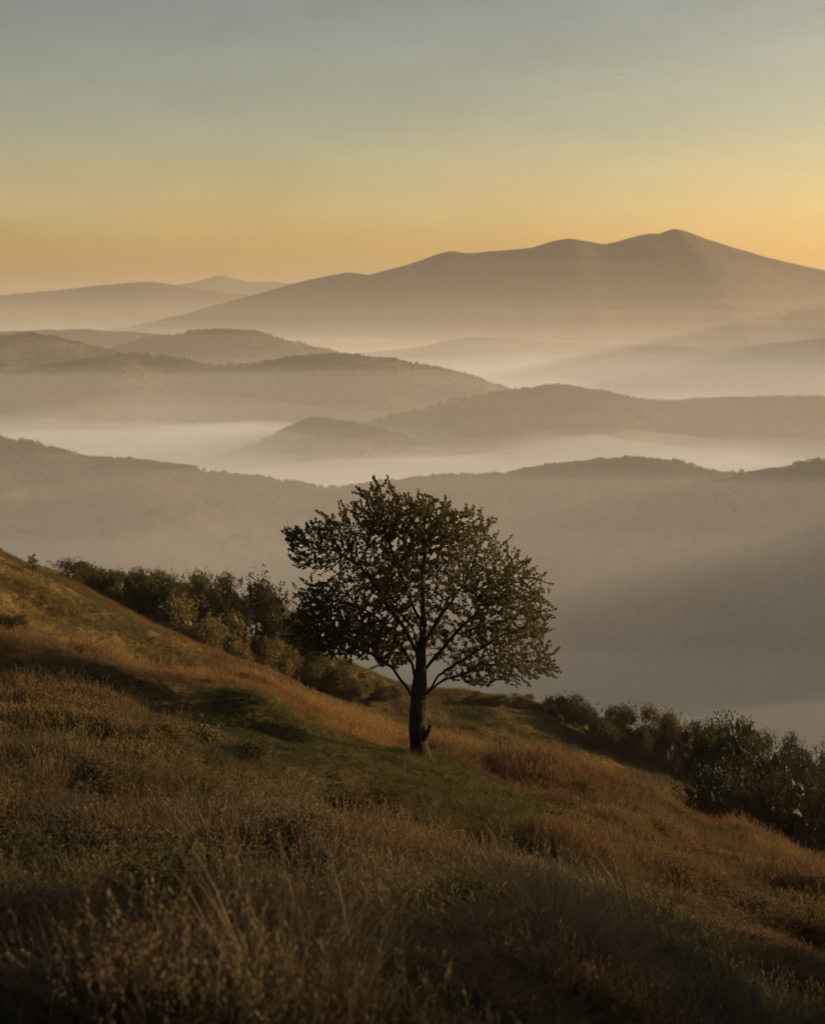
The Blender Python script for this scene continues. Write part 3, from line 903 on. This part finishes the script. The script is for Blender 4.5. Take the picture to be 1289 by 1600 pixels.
weedy = 0.36 + 1.3 * fbm(xx / 1.6, yy / 1.6, 53, 3)
u = rng.random(n)
idx = np.where(u < 0.78, rng.integers(0, 3, n), rng.integers(6, 9, n))
idx = np.where((weedy > 0.55) & (u < 0.85), rng.integers(6, 9, n), idx)
idx = np.where((weedy < 0.15) & (u > 0.2), rng.integers(0, 3, n), idx)
idx = np.where(green > 0.36 + 0.5 * (u - 0.5), rng.integers(3, 6, n), idx)
seedy = (rng.random(n) < np.where(yy > 33, 0.18, 0.05)) & (green < 0.4)
idx = np.where(seedy, rng.integers(9, 11, n), idx)
foot = (np.hypot(gx, gy) < 0.75) & (rng.random(n) < 0.75)
idx = np.where(foot, rng.integers(0, 3, n), idx)
# laid grass low down on the right
laid = np.exp(-((xx - 2.1) / 1.5) ** 2 - ((yy - 13.4) / 1.9) ** 2) > 0.35 + 0.3 * rng.random(n)
idx = np.where(laid, rng.integers(11, 13, n), idx)
h = 0.5 + 0.9 * np.clip(0.5 + 1.7 * fbm(xx / 1.5, yy / 1.5, 54, 3), 0, 1) ** 1.3 + 0.25 * (rng.random(n) - 0.5)
h *= 1 - 0.45 * np.clip(band * 1.4, 0, 1)
scl = np.stack([0.9 + 0.3 * rng.random(n), 0.9 + 0.3 * rng.random(n), h], -1) * np.interp(yy, [9, 16, 26], [1.5, 1.25, 1.0])[:, None]
yaw = np.where(laid, 0.75 * math.pi + 0.5 * fbm(xx / 1.0, yy / 1.0, 55, 2) * 3 + 0.2 * rng.normal(size=n), rng.random(n) * 6.28)
rot = np.stack([rng.normal(size=n) * 0.12, rng.normal(size=n) * 0.12 + 0.05, yaw], -1)
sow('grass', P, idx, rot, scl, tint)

# coarser grass and weeds on the slopes behind
def sow_slope(name, zf, Y0, Y1, n, side, seed, s, gr):
    r0 = np.random.default_rng(seed)
    y = Y0 + (Y1 - Y0) * r0.random(n)
    x = side[0] + (side[1] - side[0]) * r0.random(n)
    x = x / 2222.0 / 0.98 * y
    P = np.stack([x, y, zf(x, y)], -1)
    g = np.clip(0.45 + 1.6 * fbm(x / 9, y / 9, seed, 3), 0, 1)
    tint = mixc(DRY[None] * np.ones((n, 1)), RUST[None] * np.ones((n, 1)), 0.6 * np.clip(0.5 + 1.5 * fbm(x / 6, y / 6, seed + 1, 3), 0, 1))
    tint = mixc(tint, GREEN[None] * np.ones((n, 1)), g * gr) * (0.75 + 0.5 * r0.random((n, 1)))
    idx = np.where(r0.random(n) < 0.6, r0.integers(0, 3, n), r0.integers(6, 9, n))
    h = s * (0.7 + 0.9 * np.clip(0.4 + 1.8 * fbm(x / 4, y / 4, seed + 2, 3), 0, 1))
    scl = np.stack([h * 1.2, h * 1.2, h * (0.8 + 0.4 * r0.random(n))], -1)
    rot = np.stack([r0.normal(size=n) * 0.15, r0.normal(size=n) * 0.15, r0.random(n) * 6.28], -1)
    return sow(name, P, idx, rot, scl, tint)
sow_slope('slope_grass', left_z, 46, 92, 70000, (-680, 480), 60, 0.72, 0.45)
sow_slope('far_slope_grass', back_z, 92, 134, 45000, (-120, 680), 70, 0.85, 0.6)

SL = [(30, 960, 70, 62), (95, 985, 60, 62), (150, 1000, 80, 60), (60, 925, 45, 70), (120, 940, 50, 70), (190, 985, 55, 66), (240, 1010, 60, 64), (20, 905, 40, 74), (300, 1040, 50, 66), (345, 1042, 46, 72), (270, 1000, 70, 76), (160, 958, 42, 74)]
for i, (px, py, w, Y) in enumerate(SL):
    g = on_ground(px, Y, left_z)
    hh = w / 2222 * Y
    bush('slope_shrub', i % 8, 'ddgd'[i % 4], g - Vector((0, 0, 0.1)), hh * 0.62, hh * 1.6, i * 1.1, ORD[i] + ' in order of the low dark shrub patches dotted over the grassy slope', 'shrub', 'low shrub patches on the grassy slope')

# ------------------------------------------------------------------ woods on the far ridges
M_WOOD = mat_leaf('far_tree_leaf', (0.035, 0.034, 0.015), (0.095, 0.075, 0.03), 0.25)
TUFTS_FAR = bpy.data.collections.new('far_trees')
for k in range(5):
    r0 = np.random.default_rng(700 + k)
    m = 90
    d = r0.normal(size=(m, 3)); d /= np.linalg.norm(d, axis=1)[:, None]
    tall = 0.42 if k < 3 else 0.5
    P = d * (r0.random(m) ** 0.4)[:, None] * np.array([0.36, 0.36, tall]) + np.array([0, 0, 0.52])
    P[:, :2] *= (1.15 - 0.6 * np.clip(P[:, 2:3] - 0.4, 0, 1))
    v, f = leaves_np(P, d + r0.normal(size=(m, 3)) * 0.5, r0.uniform(0.16, 0.3, m), 0.8)
    o = bpy.data.objects.new('far_tree_%02d' % k, mesh_np('far_tree', v, f)); o.data.materials.append(M_WOOD)
    TUFTS_FAR.objects.link(o)
SOW_FAR = SOW.copy()
[n_ for n_ in SOW_FAR.nodes if n_.bl_idname == 'GeometryNodeCollectionInfo'][0].inputs['Collection'].default_value = TUFTS_FAR
def woods(land, Y, front, back, px0, px1, n, size, seed, cover, zmin):
    r0 = np.random.default_rng(seed)
    y = Y + np.where(r0.random(n) < 0.3, r0.normal(size=n) * 25, -front + (front + back) * r0.random(n))
    x = (px0 + (px1 - px0) * r0.random(n) - 644.5) / 2222.0 * y
    z = LAND[land](x, y)
    keep = (fbm(x / 90, y / 90, seed, 4) + 0.35 * r0.random(n) > 0.17 - cover) & (z > zmin)
    P = np.stack([x, y, z - 0.3], -1)[keep]
    m = len(P)
    s_ = size * (0.55 + 0.8 * r0.random(m) ** 1.5)
    scl = np.stack([s_ * 1.1, s_ * 1.1, s_], -1)
    rot = np.stack([r0.normal(size=m) * 0.06, r0.normal(size=m) * 0.06, r0.random(m) * 6.28], -1)
    o = sow('woods', P, r0.integers(0, 5, m), rot, scl, np.ones((m, 3)))
    o.modifiers[0].node_group = SOW_FAR
woods('near_ridge', 1500, 420, 60, -60, 1350, 18000, 4.4, 81, 0.15, -300)
woods('wooded_ridge', 2500, 260, 60, 300, 1350, 12000, 6.0, 82, 0.25, -260)
woods('knoll', 2250, 150, 40, 320, 720, 2500, 5.5, 83, 0.1, -260)
woods('long_hill', 3100, 400, 80, -60, 900, 9000, 6.0, 84, 0.1, -240)
woods('outer_hill', 3500, 400, 80, -60, 420, 4000, 6.0, 85, 0.1, -240)
woods('domed_hill', 4300, 400, 80, 100, 640, 4500, 6.5, 86, 0.1, -240)

# ------------------------------------------------------------------ single plants on the hillside
def hill_point(px, py):
    """where the line of sight through a pixel meets the hillside"""
    ys = np.linspace(4.5, 44, 4000)
    q = pix(px, py, 1.0)
    d = q.z * ys - near_z(q.x * ys, ys)
    k = int(np.argmax(d < 0)) if (d < 0).any() else len(ys) - 1
    return Vector((q.x * ys[k], ys[k], float(near_z(q.x * ys[k], ys[k]))))
LOW = [(392, 1200, 0.62, 1.2, 'g', 2, 'low dark shrub in the grass downhill and left of the lone tree'),
       (300, 1165, 0.75, 1.1, 'y', 5, 'low sunlit golden weed bush below the hillside crest left of the tree'),
       (245, 1165, 0.6, 0.9, 'y', 6, 'smaller golden weed bush beside the sunlit one left of the tree'),
       (120, 1235, 0.55, 1.5, 'm', 3, 'wide dark low shrub near the left edge of the meadow'),
       (235, 1450, 0.5, 0.8, 'g', 0, 'dark blurred low shrub in the lower left foreground'),  # shrub added where a hollow lies in shade
       (745, 1455, 0.5, 0.8, 'g', 4, 'dark green blurred low shrub in the lower middle foreground'),
       (560, 1262, 0.4, 1.0, 'm', 7, 'olive low shrub in the meadow straight below the lone tree'),
       (880, 1285, 0.5, 1.0, 'y', 3, 'brown weed bush right of and below the lone tree')]
for px, py, h_, w_, mk, var, lab in LOW:
    p = hill_point(px, py)
    w_, h_ = (w_ * 1.7, h_ * 1.6) if py > 1400 else (w_, h_ * 0.9)
    bush('low_shrub', var, mk, p - Vector((0, 0, 0.05)), h_, w_, rng.random() * 6.28, lab, 'shrub', None)

M_STRAW = mat_leaf('straw', (0.12, 0.082, 0.045), (0.21, 0.145, 0.078), 0.35)
def clump(px, py, n, h_, spread, bend, seed, label):
    p = hill_point(px, py)
    h_, spread = h_ * 1.55, spread * 1.6
    t = empty('dry_grass_clump', p)
    tag(t, label, 'grass clump')
    v, f = blades_np(n, h_, spread, bend, 0.009, seed)
    tag(obj('blades', mesh_np('blades', v, f), M_STRAW, t), kind='stuff')
    v, f = seed_np(max(6, n // 6), h_ * 1.08, seed + 1, spread)
    tag(obj('seed_stalks', mesh_np('seed_stalks', v, f), M_STRAW, t), kind='stuff')
clump(468, 1640, 200, 0.95, 0.3, 0.75, 901, 'tall pinkish straw grass clump standing in the lower middle foreground')
clump(560, 1520, 80, 0.5, 0.24, 0.9, 903, 'shorter straw grass clump leaning right beside the tall one')
clump(330, 1345, 110, 0.5, 0.3, 0.9, 905, 'pale straw grass tuft in the middle of the left meadow')
clump(960, 1420, 130, 0.45, 0.3, 1.0, 907, 'pale flattened straw tuft on the lower right of the hillside')
clump(130, 1560, 120, 0.45, 0.3, 0.9, 909, 'ochre grass tuft in the lower left corner of the meadow')

def stalk(pts, r, label):
    """one long bent stalk through places given as column, row and how far it stands before the ground"""
    P = np.array([pix(q[0], q[1], hill_point(q[0], min(q[1], 1620)).y - q[2]) for q in pts])
    t = np.linspace(0, 1, len(P)); tt = np.linspace(0, 1, 26)
    Q = np.stack([np.interp(tt, t, P[:, c]) for c in range(3)], -1)
    for _ in range(3):
        Q[1:-1] = (Q[:-2] + 2 * Q[1:-1] + Q[2:]) / 4
    v, f = tube_np([(Q, np.linspace(r, r * 0.35, 26))], lambda r_: 6)
    tag(obj('bent_stalk', mesh_np('bent_stalk', v, f, True), M_STRAW), label, 'dry stalk')
stalk([(545, 1580, 0.2), (590, 1525, 0.7), (645, 1490, 1.0), (720, 1490, 1.0), (800, 1500, 0.7), (870, 1512, 0.3)], 0.013, 'long arched straw stalk lying across the lower middle foreground')
stalk([(100, 1605, 0.2), (70, 1560, 0.5), (35, 1510, 0.9), (0, 1465, 1.2)], 0.013, 'leaning straw stalk in the bottom left corner')
stalk([(1130, 1570, 0.2), (1110, 1530, 0.6), (1090, 1490, 0.8), (1080, 1455, 0.8)], 0.011, 'short curved straw stalk among laid grass at lower right')
stalk([(1190, 1555, 0.2), (1150, 1545, 0.5), (1110, 1515, 0.7), (1085, 1470, 0.8)], 0.010, 'straw stalk bowed beside the short curved one at lower right')

# ------------------------------------------------------------------ unseen trees added past the right edge to shade the hillside
SHADE = ['leafy tree nearest the camera past the right edge of the photo', 'second tree from the camera past the right edge of the photo', 'third tree from the camera past the right edge of the photo', 'small tree in the gap past the right edge of the photo',
         'tall tree past the right edge of the photo, level with the lone tree', 'farthest tree past the right edge of the photo, beyond the lone tree']
for i, (x, y, h_, w_, var) in enumerate([(9.6, 9.5, 8.6, 6.4, 9), (10.8, 14.0, 10.0, 7.2, 8), (12.5, 19.0, 8.4, 6.2, 9), (14.0, 24.5, 5.6, 4.8, 8), (20.0, 29.0, 9.5, 8.5, 8), (22.5, 37.0, 8.0, 8.0, 9)]):
    bush('thicket_tree', var, 'g', Vector((x, y, float(near_z(x, y)) - 0.1)), h_, w_, i * 1.3, SHADE[i], 'tree', 'trees past the right edge of the photo')

# ------------------------------------------------------------------ a short contrail high up
a, b = pix(957, 122, 42000), pix(974, 123, 42000)
tt = np.linspace(0, 1, 12)[:, None]
v, f = tube_np([(np.array(a) * (1 - tt) + np.array(b) * tt, 22 * np.sin(np.linspace(0.12, 3.02, 12)) ** 0.5 + 2)], lambda r: 8)
m = mat_volume('contrail_ice', 0.03, (1, 1, 1), 0.3)
tag(obj('contrail', mesh_np('contrail', v, f, True), m), 'short pale contrail streak high in the sky above the mountain', 'contrail')
